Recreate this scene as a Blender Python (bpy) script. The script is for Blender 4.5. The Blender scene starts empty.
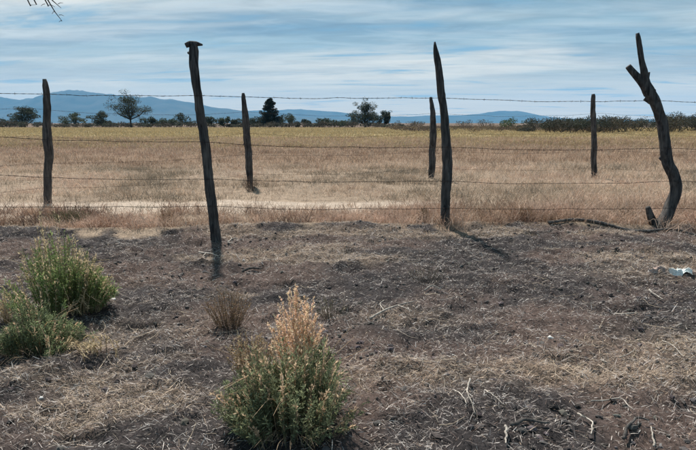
import bpy, math
import numpy as np
from mathutils import Vector, Matrix

R = math.radians
sc = bpy.context.scene
col = sc.collection

# ------------------------------------------------------------------ camera
CAM_H, F, CX, CY, HOR = 1.10, 506.0, 348.0, 225.0, 123.0     # photo pixels (696 x 450)
PITCH = math.atan((CY - HOR) / F)
cd = bpy.data.cameras.new('camera')
cam = bpy.data.objects.new('camera', cd); col.objects.link(cam)
cd.sensor_width = 36.0; cd.lens = 36.0 * F / 696.0
cd.clip_start = 0.05; cd.clip_end = 60000
cam.location = (0, 0, CAM_H); cam.rotation_euler = (math.pi / 2 - PITCH, 0, 0)
sc.camera = cam

# ------------------------------------------------------------------ sun and sky
SUN_EL, SUN_AZ = R(55), R(-20)          # in front of the camera, a little to the left
sd = Vector((math.sin(SUN_AZ) * math.cos(SUN_EL), math.cos(SUN_AZ) * math.cos(SUN_EL), math.sin(SUN_EL)))
sl = bpy.data.lights.new('sun', 'SUN'); sl.energy = 5.0; sl.angle = R(2.2); sl.color = (1.0, 0.94, 0.86)
so = bpy.data.objects.new('sun', sl); col.objects.link(so)
so.rotation_euler = (-sd).to_track_quat('-Z', 'Y').to_euler()

world = bpy.data.worlds.new('World'); sc.world = world; world.use_nodes = True
wt = world.node_tree; wn = wt.nodes; wl = wt.links; wn.clear()

def N(nodes, t, **kw):
    n = nodes.new(t)
    for k, v in kw.items():
        setattr(n, k, v)
    return n

def math_node(nt, op, a, b=None, c=None, clamp=False):
    n = nt.nodes.new('ShaderNodeMath'); n.operation = op; n.use_clamp = clamp
    for i, s in enumerate((a, b, c)):
        if s is None: continue
        if isinstance(s, (int, float)): n.inputs[i].default_value = s
        else: nt.links.new(s, n.inputs[i])
    return n.outputs[0]

def ramp(nt, fac, stops, interp='LINEAR'):
    n = nt.nodes.new('ShaderNodeValToRGB'); n.color_ramp.interpolation = interp
    e = n.color_ramp.elements
    while len(e) < len(stops): e.new(0.5)
    for i, (p, c) in enumerate(stops):
        e[i].position = p
        e[i].color = (c, c, c, 1) if isinstance(c, (int, float)) else (*c, 1)
    nt.links.new(fac, n.inputs[0])
    return n.outputs[0]

def mixc(nt, fac, a, b, mode='MIX'):
    n = nt.nodes.new('ShaderNodeMix'); n.data_type = 'RGBA'; n.blend_type = mode
    for k, s in ((0, fac), (6, a), (7, b)):
        if isinstance(s, (int, float)): n.inputs[k].default_value = s
        elif isinstance(s, tuple): n.inputs[k].default_value = (*s, 1)
        else: nt.links.new(s, n.inputs[k])
    return n.outputs[2]

def noise(nt, vec, scale, detail=6, rough=0.55, dist=0.0):
    n = nt.nodes.new('ShaderNodeTexNoise')
    n.inputs['Scale'].default_value = scale; n.inputs['Detail'].default_value = detail
    n.inputs['Roughness'].default_value = rough; n.inputs['Distortion'].default_value = dist
    if vec is not None: nt.links.new(vec, n.inputs['Vector'])
    return n.outputs[0]

sky = N(wn, 'ShaderNodeTexSky', sky_type='NISHITA', sun_disc=False)
sky.sun_elevation = SUN_EL; sky.sun_rotation = SUN_AZ
sky.air_density = 1.0; sky.dust_density = 1.5; sky.ozone_density = 2.0
tc = N(wn, 'ShaderNodeTexCoord')
sp = N(wn, 'ShaderNodeSeparateXYZ'); wl.new(tc.outputs['Generated'], sp.inputs[0])
zc = math_node(wt, 'MAXIMUM', sp.outputs[2], 0.0)
den = math_node(wt, 'ADD', zc, 0.05)
U = math_node(wt, 'DIVIDE', sp.outputs[0], den)
V = math_node(wt, 'DIVIDE', sp.outputs[1], den)
def cvec(su, sv, w):
    c = N(wn, 'ShaderNodeCombineXYZ')
    wl.new(math_node(wt, 'MULTIPLY', U, su), c.inputs[0])
    wl.new(math_node(wt, 'MULTIPLY', math_node(wt, 'ADD', V, math_node(wt, 'MULTIPLY', U, 0.08)), sv), c.inputs[1])
    c.inputs[2].default_value = w
    return c.outputs[0]
n_fine = noise(wt, cvec(0.62, 1.7, 3.1), 1.0, 7, 0.56, 0.7)      # thin streaks
n_rip = noise(wt, cvec(1.9, 4.2, 5.5), 1.0, 5, 0.58, 0.9)         # lumpy ripples
n_mid = noise(wt, cvec(0.30, 0.95, 7.7), 1.0, 6, 0.55, 0.7)       # broad bands
n_big = noise(wt, cvec(0.22, 0.50, 1.3), 1.0, 4, 0.5, 0.4)        # bright sheets
low = ramp(wt, zc, [(0.0, 1.0), (0.040, 0.85), (0.075, 0.40), (0.14, 0.08), (0.35, 0.0)])
K = 10.0                                                            # background strength is 0.1
c0 = mixc(wt, ramp(wt, n_mid, [(0.38, 0.0), (0.58, 1.0)]), (0.092, 0.205, 0.290), (0.200, 0.318, 0.370))
c1 = mixc(wt, math_node(wt, 'MULTIPLY', ramp(wt, n_fine, [(0.50, 0.0), (0.74, 1.0)]), 0.60), c0, (0.43, 0.50, 0.52))
c1 = mixc(wt, math_node(wt, 'MULTIPLY', ramp(wt, n_rip, [(0.50, 0.0), (0.72, 1.0)]), 0.30), c1, (0.36, 0.44, 0.47))
c2 = mixc(wt, math_node(wt, 'MULTIPLY', ramp(wt, n_big, [(0.50, 0.0), (0.68, 1.0)]),
                         math_node(wt, 'MULTIPLY_ADD', ramp(wt, n_fine, [(0.36, 0.0), (0.6, 1.0)]), 0.7, 0.3)), c1, (0.62, 0.61, 0.55))
c2 = mixc(wt, 1.0, c2, ramp(wt, n_rip, [(0.30, 0.84), (0.55, 1.03)]), 'MULTIPLY')
c3 = mixc(wt, math_node(wt, 'MULTIPLY', low, 0.85), c2, (0.98, 0.76, 0.50))
gaps = math_node(wt, 'MULTIPLY', ramp(wt, n_fine, [(0.30, 1.0), (0.44, 0.0)]), 0.7)
c4 = mixc(wt, gaps, c3, (0.105, 0.275, 0.41))
vs = N(wn, 'ShaderNodeVectorMath', operation='SCALE'); vs.inputs['Scale'].default_value = K
wl.new(c4, vs.inputs[0])
skymix = mixc(wt, 0.88, sky.outputs[0], vs.outputs[0])
bg = N(wn, 'ShaderNodeBackground'); bg.inputs[1].default_value = 0.10
wl.new(skymix, bg.inputs[0])
wo = N(wn, 'ShaderNodeOutputWorld'); wl.new(bg.outputs[0], wo.inputs[0])

vsn = sc.view_settings
vsn.view_transform = 'Standard'; vsn.look = 'None'; vsn.gamma = 1.0; vsn.exposure = 0.5
vsn.use_curve_mapping = False
sc.render.engine = 'CYCLES'
sc.cycles.max_bounces = 6; sc.cycles.diffuse_bounces = 3; sc.cycles.transparent_max_bounces = 8
sc.cycles.use_denoising = True; sc.cycles.volume_bounces = 2

# ------------------------------------------------------------------ pixel -> place
cp, sp_ = math.cos(PITCH), math.sin(PITCH)
def ray(px, py):
    x, y = (px - CX) / F, (CY - py) / F
    return np.array([x, cp + y * sp_, -sp_ + y * cp])
def at(px, py, z=0.0):
    d = ray(px, py); t = (z - CAM_H) / d[2]
    return np.array([0, 0, CAM_H]) + d * t
def pt(px, py, Y):
    d = ray(px, py); t = Y / d[1]
    return np.array([0, 0, CAM_H]) + d * t

# ------------------------------------------------------------------ numpy noise
def _h(ix, iy, s):
    n = (ix.astype(np.int64) * 374761393 + iy.astype(np.int64) * 668265263 + s * 974711) & 0x7fffffff
    n = ((n ^ (n >> 13)) * 1274126177) & 0x7fffffff
    n = (n ^ (n >> 16)) & 0xffffff
    return n / float(0xffffff)
def vnoise(x, y, s=0):
    x = np.asarray(x, float); y = np.asarray(y, float)
    ix, iy = np.floor(x), np.floor(y); fx, fy = x - ix, y - iy
    fx = fx * fx * (3 - 2 * fx); fy = fy * fy * (3 - 2 * fy)
    a = _h(ix, iy, s); b = _h(ix + 1, iy, s); c = _h(ix, iy + 1, s); d = _h(ix + 1, iy + 1, s)
    return (a * (1 - fx) + b * fx) * (1 - fy) + (c * (1 - fx) + d * fx) * fy
def fbm(x, y, s=0, o=4, g=0.5):
    t = 0; a = 1; n = 0
    for k in range(o):
        t = t + a * vnoise(x * 2 ** k + 17.3 * k, y * 2 ** k - 9.1 * k, s + k); n += a; a *= g
    return t / n
def sstep(a, b, x):
    t = np.clip((x - a) / (b - a), 0, 1); return t * t * (3 - 2 * t)

# ------------------------------------------------------------------ ground height and zones
def fence_y(x):            # the near fence line
    x = np.asarray(x, float)
    return np.where(x < 1.03, 5.35 + (x - 1.03) * 0.26, 5.35)
def soil_mask(x, y):       # dark littered soil on the camera's side of the fence
    e = fence_y(np.clip(x, -4, 9)) * 0.25 + 5.45 * 0.75 + (fbm(x * 0.8, y * 0.8, 5) - 0.5) * 1.5 + (fbm(x * 5, y * 5, 6) - 0.5) * 0.9 - 0.08
    return 1 - sstep(e - 0.22, e + 0.18, y)
def track_mask(x, y):      # the pale sandy track between the two fences
    c = 6.72 + 0.05 * x + (fbm(x * 0.5, 0 * x, 8) - 0.5) * 0.25
    w = 0.46 - 0.035 * np.clip(x, -6, 6) + (fbm(x * 1.7, y * 2.1, 9) - 0.5) * 0.3
    return (1 - sstep(w * 0.7, w * 1.25, np.abs(y - c))) * (1 - sstep(0.6, 2.4, x + (fbm(x * 2, y * 2, 10) - .5)) * .85)
def straw_mask(x, y):      # drifts of pale straw on the soil
    m = 0.7 * sstep(0.60, 0.76, fbm(x * 0.9 + 3, y * 2.2, 21, 4))
    for (px, py, rx, ry, k) in [(600, 372, .8, .13, 1.), (430, 372, .55, .12, .75), (95, 345, .2, .12, .9), (690, 350, .5, .2, .7),
                              (640, 274, .45, .16, .5), (120, 330, .6, .2, .35), (400, 316, .3, .12, .45), (150, 400, .4, .12, .3)]:
        c = at(px, py)
        q = ((x - c[0]) / rx) ** 2 + ((y - c[1]) / ry) ** 2
        m = np.maximum(m, k * np.exp(-q) * (0.6 + 0.8 * fbm(x * 5, y * 5, 31)))
    return np.clip(m, 0, 1)
def gz(x, y):
    x = np.asarray(x, float); y = np.asarray(y, float)
    s = soil_mask(x, y); far = sstep(14, 40, np.hypot(x, y))
    z = (fbm(x * 1.3, y * 1.3, 40, 3) - 0.5) * 0.05
    z = z + s * ((fbm(x * 6, y * 6, 44, 3) - 0.5) * 0.065 + (fbm(x * 15, y * 17, 47, 3) - 0.5) * 0.050)
    z = z + (1 - s) * (fbm(x * 5, y * 5, 50, 2) - 0.5) * 0.02 * (1 - 0.6 * track_mask(x, y))
    z = z - s * 0.035 * sstep(.66, .86, vnoise(x * 4.3 + 2, y * 5.6, 49)) * sstep(.3, .6, vnoise(x * .9, y * .9, 48))   # hoof hollows
    r = (y - (fence_y(np.clip(x, -3, 9)) * 0.3 + 5.38 * 0.7)) / 0.16
    z = z + 0.045 * np.exp(-r * r) * (0.3 + 1.2 * fbm(x * 2.3, y * 2.3, 53))
    return z * (1 - far) - 0.0

# ------------------------------------------------------------------ mesh helpers
class MB:
    def __init__(s): s.v = []; s.t = []; s.q = []; s.c = []; s.n = 0
    def add(s, v, t=None, q=None, c=None):
        v = np.asarray(v, float).reshape(-1, 3); s.v.append(v)
        if t is not None and len(t): s.t.append(np.asarray(t, int).reshape(-1, 3) + s.n)
        if q is not None and len(q): s.q.append(np.asarray(q, int).reshape(-1, 4) + s.n)
        if c is None: c = np.ones((len(v), 3))
        c = np.asarray(c, float)
        if c.ndim == 1: c = np.tile(c, (len(v), 1))
        s.c.append(c); s.n += len(v)
    def build(s, name, mat, parent=None, smooth=False, origin=None):
        v = np.concatenate(s.v); c = np.concatenate(s.c)
        o_ = np.zeros(3) if origin is None else np.asarray(origin, float)
        t = np.concatenate(s.t) if s.t else np.zeros((0, 3), int)
        q = np.concatenate(s.q) if s.q else np.zeros((0, 4), int)
        me = bpy.data.meshes.new(name)
        me.vertices.add(len(v)); me.vertices.foreach_set('co', (v - o_).astype(np.float32).ravel())
        nl = len(t) * 3 + len(q) * 4
        me.loops.add(nl); me.loops.foreach_set('vertex_index', np.concatenate([t.ravel(), q.ravel()]).astype(np.int32))
        me.polygons.add(len(t) + len(q))
        ls = np.concatenate([np.arange(len(t)) * 3, len(t) * 3 + np.arange(len(q)) * 4])
        me.polygons.foreach_set('loop_start', ls.astype(np.int32))
        me.polygons.foreach_set('use_smooth', np.full(len(t) + len(q), smooth, dtype=bool))
        me.update(calc_edges=True)
        a = me.color_attributes.new('Col', 'FLOAT_COLOR', 'POINT')
        a.data.foreach_set('color', np.concatenate([c, np.ones((len(c), 1))], 1).astype(np.float32).ravel())
        me.materials.append(mat)
        o = bpy.data.objects.new(name, me); col.objects.link(o)
        if parent is not None:
            o.parent = parent
        else:
            o.location = o_
        return o

def tag(o, label=None, cat=None, group=None, kind=None):
    if label: o['label'] = label
    if cat: o['category'] = cat
    if group: o['group'] = group
    if kind: o['kind'] = kind
    return o
def empty(name, loc, label, cat, group=None):
    o = bpy.data.objects.new(name, None); col.objects.link(o); o.location = tuple(loc); o.empty_display_size = 0.1
    return tag(o, label, cat, group)

def tube(mb, P, rad, seg=10, c=(1, 1, 1), rough=0.0, rng=None, cap=True, fs=9.0):
    P = np.asarray(P, float); rad = np.asarray(rad, float); n = len(P)
    T = np.gradient(P, axis=0); T /= np.linalg.norm(T, axis=1)[:, None] + 1e-12
    ref = np.array([0, 0, 1.0]) if abs(T[0][2]) < 0.8 else np.array([0, 1.0, 0])
    A = []; a = np.cross(T[0], ref); a /= np.linalg.norm(a)
    for k in range(n):
        a = a - T[k] * a.dot(T[k]); a /= np.linalg.norm(a) + 1e-12; A.append(a)
    A = np.array(A); B = np.cross(T, A)
    th = np.linspace(0, 2 * np.pi, seg, endpoint=False)
    rr = np.tile(rad[:, None], (1, seg))
    if rough:
        s = int(rng.integers(1000)) if rng is not None else 3
        L = np.concatenate([[0], np.cumsum(np.linalg.norm(np.diff(P, axis=0), axis=1))])
        rr = rr * (1 + rough * ((fbm(np.cos(th)[None, :] * 1.6 + 0 * L[:, None] + L[:, None] * 1.3, np.sin(th)[None, :] * 1.6 + L[:, None] * fs * 0.35, s, 3) - 0.5) * 2))
        rr = rr * (1 + rough * .5 * (vnoise(th[None, :] * 1.1 + 3, L[:, None] * 22 + np.sin(th)[None, :] * 2, s + 5) - .5))
        rr = rr * (1 - rough * 0.55 * sstep(.55, .9, vnoise(np.cos(th)[None, :] * 3.1 + np.sin(th * 2)[None, :] * 1.3 + 0 * L[:, None], np.sin(th)[None, :] * 3.1 + L[:, None] * .9, s + 9)))   # cracks
    V = P[:, None, :] + A[:, None, :] * (np.cos(th)[None, :, None] * rr[..., None]) + B[:, None, :] * (np.sin(th)[None, :, None] * rr[..., None])
    i = np.arange(n - 1)[:, None] * seg; j = np.arange(seg)[None, :]; j2 = (j + 1) % seg
    Q = np.stack([i + j, i + j2, i + seg + j2, i + seg + j], -1).reshape(-1, 4)
    v = V.reshape(-1, 3); t = []
    if cap:
        v = np.concatenate([v, P[:1], P[-1:]]); m = n * seg
        jj = np.arange(seg)
        t = np.concatenate([np.stack([np.full(seg, m), (jj + 1) % seg, jj], 1),
                            np.stack([np.full(seg, m + 1), (n - 1) * seg + jj, (n - 1) * seg + (jj + 1) % seg], 1)])
    mb.add(v, t, Q, np.asarray(c, float))

def smooth_path(P, n=24, *attrs):
    P = np.asarray(P, float); m = len(P)
    d = np.concatenate([[0], np.cumsum(np.linalg.norm(np.diff(P, axis=0), axis=1))])
    s = np.linspace(0, d[-1], n)
    Pe = np.concatenate([2 * P[:1] - P[1:2], P, 2 * P[-1:] - P[-2:-1]])
    k = np.clip(np.searchsorted(d, s, side='right') - 1, 0, m - 2)
    t = ((s - d[k]) / (d[k + 1] - d[k]))[:, None]
    p0, p1, p2, p3 = Pe[k], Pe[k + 1], Pe[k + 2], Pe[k + 3]
    out = 0.5 * (2 * p1 + (p2 - p0) * t + (2 * p0 - 5 * p1 + 4 * p2 - p3) * t ** 2 + (3 * p1 - p0 - 3 * p2 + p3) * t ** 3)
    return (out,) + tuple(np.interp(s, d, np.asarray(a, float)) for a in attrs)

def unit(v): return v / (np.linalg.norm(v, axis=1)[:, None] + 1e-12)

def blades(mb, base, d, L, W, droop, c, rng, tip=None, face=None):
    """curved tapering strips: base (n,3), direction (n,3), length, width, droop (n,), colours (n,3)"""
    n = len(base); d = unit(d)
    side = np.stack([rng.normal(size=n), rng.normal(size=n), rng.normal(size=n) * 0.3], 1) if face is None else face
    side = unit(side - d * (side * d).sum(1)[:, None])
    hor = d.copy(); hor[:, 2] = 0; hor = unit(hor + rng.normal(size=(n, 3)) * [0.2, 0.2, 0])
    L = L[:, None]; W = W[:, None]; dr = droop[:, None]
    p1 = base + d * L * 0.5 + hor * L * dr * 0.12
    p2 = base + d * L * (1 - 0.25 * dr) + hor * L * dr * 0.45 - np.array([0, 0, 1.0]) * L * dr * 0.30
    v = np.stack([base - side * W * 0.5, base + side * W * 0.5, p1 - side * W * 0.42, p1 + side * W * 0.42, p2], 1)
    k = np.arange(n)[:, None] * 5
    t = np.concatenate([k + [0, 1, 3], k + [0, 3, 2], k + [2, 3, 4]])
    tipc = c if tip is None else tip
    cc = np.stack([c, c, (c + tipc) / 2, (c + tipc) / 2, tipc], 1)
    mb.add(v.reshape(-1, 3), t, None, cc.reshape(-1, 3))

def leaves(mb, cen, d, L, W, c, rng):
    """diamond leaves bent along the rib, 4 verts, 2 tris"""
    n = len(cen); d = unit(d); s = rng.normal(size=(n, 3)); s = unit(s - d * (s * d).sum(1)[:, None])
    L = L[:, None]; W = W[:, None]; nn = np.cross(d, s)
    v = np.stack([cen, cen + d * L * 0.5 + s * W * 0.5 + nn * W * 0.15, cen + d * L, cen + d * L * 0.5 - s * W * 0.5 + nn * W * 0.15], 1)
    k = np.arange(n)[:, None] * 4
    t = np.concatenate([k + [0, 1, 2], k + [0, 2, 3]])
    mb.add(v.reshape(-1, 3), t, None, np.repeat(c, 4, 0))

# ------------------------------------------------------------------ materials
def new_mat(name):
    m = bpy.data.materials.new(name); m.use_nodes = True; nt = m.node_tree; nt.nodes.clear()
    o = nt.nodes.new('ShaderNodeOutputMaterial'); p = nt.nodes.new('ShaderNodeBsdfPrincipled')
    nt.links.new(p.outputs[0], o.inputs[0]); p.inputs['Specular IOR Level'].default_value = 0.2
    return m, nt, p, o

def attr_mat(name, rough=0.85, trans=0.0, vary=0.25, scale=40.0, spec=0.2):
    m, nt, p, o = new_mat(name)
    a = nt.nodes.new('ShaderNodeAttribute'); a.attribute_name = 'Col'
    tcn = nt.nodes.new('ShaderNodeTexCoord')
    nz = noise(nt, tcn.outputs['Object'], scale, 3, 0.6)
    f = ramp(nt, nz, [(0.3, 1 - vary), (0.7, 1 + vary)])
    cc = mixc(nt, 1.0, a.outputs['Color'], f, 'MULTIPLY')
    nt.links.new(cc, p.inputs['Base Color']); p.inputs['Roughness'].default_value = rough
    p.inputs['Specular IOR Level'].default_value = spec
    if trans:
        tr = nt.nodes.new('ShaderNodeBsdfTranslucent'); nt.links.new(cc, tr.inputs[0])
        mx = nt.nodes.new('ShaderNodeMixShader'); mx.inputs[0].default_value = trans
        nt.links.new(p.outputs[0], mx.inputs[1]); nt.links.new(tr.outputs[0], mx.inputs[2]); nt.links.new(mx.outputs[0], o.inputs[0])
    return m

M_leaf = attr_mat('leaf', 0.6, 0.5, 0.3, 60, 0.3)
M_farleaf = attr_mat('tree_leaf', 0.7, 0.25, 0.35, 1.5)
M_straw = attr_mat('dry_straw', 0.75, 0.45, 0.25, 35)
M_field = attr_mat('dry_field_grass', 0.8, 0.25, 0.22, 3.0)
M_litter = attr_mat('litter', 0.85, 0.0, 0.3, 90); M_chaff = attr_mat('chaff', 0.7, 0.35, 0.3, 90)

def soil_material():
    m, nt, p, o = new_mat('soil_and_field')
    a = nt.nodes.new('ShaderNodeAttribute'); a.attribute_name = 'Col'
    g = nt.nodes.new('ShaderNodeNewGeometry')
    n1 = noise(nt, g.outputs['Position'], 55, 8, 0.7)
    n2 = noise(nt, g.outputs['Position'], 7, 6, 0.6)
    f = ramp(nt, n1, [(0.3, 0.45), (0.5, 0.95), (0.72, 1.7)])
    f2 = ramp(nt, n2, [(0.3, 0.75), (0.7, 1.25)])
    c = mixc(nt, 1.0, mixc(nt, 1.0, a.outputs['Color'], f, 'MULTIPLY'), f2, 'MULTIPLY')
    nt.links.new(c, p.inputs['Base Color']); p.inputs['Roughness'].default_value = 0.95; p.inputs['Specular IOR Level'].default_value = 0.08
    b = nt.nodes.new('ShaderNodeBump'); b.inputs['Strength'].default_value = 0.8; b.inputs['Distance'].default_value = 0.012
    nt.links.new(n1, b.inputs['Height']); nt.links.new(b.outputs[0], p.inputs['Normal'])
    return m
M_soil = soil_material()

def wood_material(name, dark, lite, rough=0.9):
    m, nt, p, o = new_mat(name)
    t = nt.nodes.new('ShaderNodeTexCoord'); mp = nt.nodes.new('ShaderNodeMapping'); mp.inputs['Scale'].default_value = (34, 34, 3.2)
    nt.links.new(t.outputs['Object'], mp.inputs[0])
    n1 = noise(nt, mp.outputs[0], 1.0, 8, 0.65, 0.6); n2 = noise(nt, t.outputs['Object'], 6, 4, 0.6)
    c = mixc(nt, ramp(nt, n1, [(0.36, 0.0), (0.66, 1.0)]), dark, lite)
    c = mixc(nt, 1.0, c, ramp(nt, n2, [(0.3, 0.6), (0.7, 1.3)]), 'MULTIPLY')
    nt.links.new(c, p.inputs['Base Color']); p.inputs['Roughness'].default_value = rough; p.inputs['Specular IOR Level'].default_value = 0.15
    b = nt.nodes.new('ShaderNodeBump'); b.inputs['Strength'].default_value = 1.0; b.inputs['Distance'].default_value = 0.012
    nt.links.new(n1, b.inputs['Height']); nt.links.new(b.outputs[0], p.inputs['Normal'])
    return m
M_post = wood_material('weathered_post_wood', (0.022, 0.022, 0.024), (0.125, 0.113, 0.105))
M_bark = wood_material('tree_bark', (0.03, 0.026, 0.022), (0.09, 0.075, 0.06))
M_twig = wood_material('bleached_twig', (0.26, 0.23, 0.20), (0.56, 0.50, 0.43))
M_deadbranch = wood_material('grey_dead_branch', (0.05, 0.045, 0.042), (0.18, 0.16, 0.145))

m, nt, p, o = new_mat('rusty_wire')
t = nt.nodes.new('ShaderNodeTexCoord')
nt.links.new(mixc(nt, ramp(nt, noise(nt, t.outputs['Object'], 25, 4), [(0.4, 0.0), (0.6, 1.0)]), (0.035, 0.032, 0.034), (0.085, 0.055, 0.042)), p.inputs['Base Color'])
p.inputs['Roughness'].default_value = 0.7; p.inputs['Metallic'].default_value = 0.5
M_wire = m

def mountain_mat():
    m, nt, p, o = new_mat('mountain_slope')
    g = nt.nodes.new('ShaderNodeNewGeometry')
    n1 = noise(nt, g.outputs['Position'], 0.004, 8, 0.6)
    nt.links.new(mixc(nt, ramp(nt, n1, [(0.35, 0.0), (0.65, 1.0)]), (0.018, 0.028, 0.022), (0.06, 0.06, 0.045)), p.inputs['Base Color'])
    p.inputs['Roughness'].default_value = 0.95
    return m
M_mount = mountain_mat()

# ------------------------------------------------------------------ ground: one sheet to the horizon
def axis(fine0, fine1, step, lo, hi, grow=1.16):
    a = list(np.arange(fine0, fine1 + step / 2, step)); s = step
    x = a[-1]
    while x < hi: s *= grow; x += s; a.append(min(x, hi))
    s = step; x = a[0]; b = []
    while x > lo: s *= grow; x -= s; b.append(max(x, lo))
    return np.array(b[::-1] + a)
gx = axis(-4.6, 4.6, 0.024, -13000, 13000, 1.15)
gy = axis(1.2, 7.6, 0.024, -13000, 13000, 1.045)
X, Y = np.meshgrid(gx, gy)
S = soil_mask(X, Y); T = track_mask(X, Y) * (1 - S)
Z = gz(X, Y)
def zone_colours(X, Y, S, T):
    cS = np.array([0.042, 0.037, 0.037]); cS2 = np.array([0.092, 0.067, 0.058]); cSt = np.array([0.24, 0.18, 0.135])
    a = sstep(0.38, 0.66, fbm(X * 1.7, Y * 2.2, 61))[..., None]
    s = cS * (1 - a) + cS2 * a
    w = (straw_mask(X, Y) * 0.65)[..., None]; s = s * (1 - w) + cSt * w
    beige = np.array([0.25, 0.19, 0.14]); red = np.array([0.19, 0.13, 0.09]); ochre = np.array([0.31, 0.24, 0.13]); brown = np.array([0.14, 0.10, 0.075])
    f1 = sstep(11, 17, Y + (fbm(X * .2, Y * .2, 71) - .5) * 6)[..., None]; f2 = sstep(22, 40, Y + (fbm(X * .08, Y * .1, 72) - .5) * 14)[..., None]; f3 = sstep(100, 125, Y)[..., None]
    g = beige * (1 - f1) + red * f1; g = g * (1 - f2) + ochre * f2; g = g * (1 - f3) + brown * f3
    g = g * (0.72 + 0.56 * fbm(X * 0.8, Y * 0.8, 75))[..., None]
    tr = np.array([0.40, 0.325, 0.26]); g = g * (1 - T[..., None]) + tr * T[..., None]
    back = sstep(-40, -400, Y)[..., None]; g = g * (1 - back) + brown * 1.6 * back
    Sx = S[..., None]
    return g * (1 - Sx) + s * Sx
mb = MB()
nr, nc = X.shape
i = np.arange(nr - 1)[:, None] * nc; j = np.arange(nc - 1)[None, :]
Q = np.stack([i + j, i + j + 1, i + nc + j + 1, i + nc + j], -1).reshape(-1, 4)
mb.add(np.stack([X, Y, Z], -1), None, Q, zone_colours(X, Y, S, T).reshape(-1, 3))
tag(mb.build('ground', M_soil, smooth=True), kind='structure')

# ------------------------------------------------------------------ mountains
def mountain(name, prof, Yc, depth, seed):
    px = np.array([p_[0] for p_ in prof], float); py = np.array([p_[1] for p_ in prof], float)
    xs = np.linspace(px[0], px[-1], 260); h = np.interp(xs, px, py)
    ker = np.ones(5) / 5; h = np.convolve(np.pad(h, 2, 'edge'), ker, 'valid')
    top = CAM_H + (HOR - h) / F * Yc * 1.02; xw = (xs - CX) / F * Yc * 1.03
    top = top + (fbm(xs * 0.11, xs * 0, seed, 4) - 0.5) * 0.14 * np.maximum(top, 0)
    v = np.linspace(-1, 1, 41)
    prof_v = np.clip(1 - np.abs(v), 0, 1) ** 1.15
    XX = np.tile(xw[None, :], (41, 1)); YY = Yc + v[:, None] * depth + 0 * XX
    g = 0.62 + 0.76 * fbm(XX / 420, YY / 700, seed + 3, 5)
    ridge = np.exp(-(v[:, None] / 0.18) ** 2)
    ZZ = np.maximum(top, 0)[None, :] * prof_v[:, None] * (g * (1 - ridge) + ridge) - 0.6
    mb = MB(); nr, nc = XX.shape
    i = np.arange(nr - 1)[:, None] * nc; j = np.arange(nc - 1)[None, :]
    Q = np.stack([i + j, i + j + 1, i + nc + j + 1, i + nc + j], -1).reshape(-1, 4)
    mb.add(np.stack([XX, YY, ZZ], -1), None, Q)
    return tag(mb.build(name, M_mount, smooth=True), kind='structure')
mountain('mountain_range', [(-260, 121), (-200, 112), (-120, 106), (-60, 103), (0, 98), (15, 97), (35, 102), (50, 100), (70, 95), (88, 92), (110, 95), (140, 97), (170, 100),
         (200, 104), (230, 109), (255, 113), (285, 116), (320, 118), (350, 120), (380, 123)], 8200, 1500, 3)
mountain('far_mountain_range', [(180, 120), (230, 113), (270, 111), (300, 110), (330, 112), (370, 116), (400, 117), (430, 116), (455, 116), (475, 114), (497, 111), (515, 112), (530, 116),
         (560, 119), (620, 120), (700, 117), (780, 113), (860, 116), (960, 122)], 10400, 1300, 9)

# ------------------------------------------------------------------ fence posts
def post(label, group, pxs, Y, widths, seed, stubs=(), wires=(), seg=22, n=60, sink=0.12, category='fence post', rough=0.30):
    """pxs: pixel path from the foot up, widths in pixels"""
    rng = np.random.default_rng(seed)
    P = np.array([pt(a, b, Y) for a, b in pxs]); k = Y / F * 1.02
    rad = np.array(widths) * 0.44 * k
    P = np.concatenate([[P[0] + (P[0] - P[1]) / np.linalg.norm(P[1] - P[0]) * sink], P]); rad = np.concatenate([rad[:1], rad])
    P2, r2 = smooth_path(P, n, rad)
    r2[-3:] *= [1.0, .95, .74]
    L = np.linspace(0, 1, n)
    P2 = P2 + np.stack([(fbm(L * 7, L * 0, seed, 3) - .5), (fbm(L * 7, L * 0 + 5, seed + 1, 3) - .5) * 2, 0 * L], 1) * 0.022
    root = empty('fence_post', (P[1][0], Y, float(gz(P[1][0], Y))), label, category, group)
    org = np.array(root.location)
    mb = MB(); tube(mb, P2 - org, r2, seg, rough=rough, rng=rng)
    shaft = mb.build('shaft', M_post, root, smooth=True)
    for (nm, spx, sw) in stubs:
        Q_ = np.array([pt(a, b, Y) for a, b in spx]); q, r = smooth_path(Q_, 16, np.array(sw) * 0.5 * k)
        q[:, 1] += np.linspace(0, 0.02, 16)
        mb = MB(); tube(mb, q - org, r, 10, rough=0.22, rng=rng); mb.build(nm, M_post, root, smooth=True)
    for (wx, wy) in wires:                                   # a bent staple over each strand
        c = pt(wx, wy, Y); kk = np.argmin(np.abs(P2[:, 2] - c[2])); rr = r2[kk]; c = P2[kk].copy(); c[2] = pt(wx, wy, Y)[2]
        a = np.linspace(0, np.pi, 8)
        q = np.stack([c[0] + 0 * a, c[1] - rr * 0.9 - 0.016 * np.sin(a), c[2] + 0.014 * np.cos(a)], 1)
        q = np.concatenate([[q[0] + [0, 0.03, 0]], q, [q[-1] + [0, 0.03, 0]]])
        mb = MB(); tube(mb, q - org, np.full(10, 0.0022), 5); mb.build('staple', M_wire, root)
    return root

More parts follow.
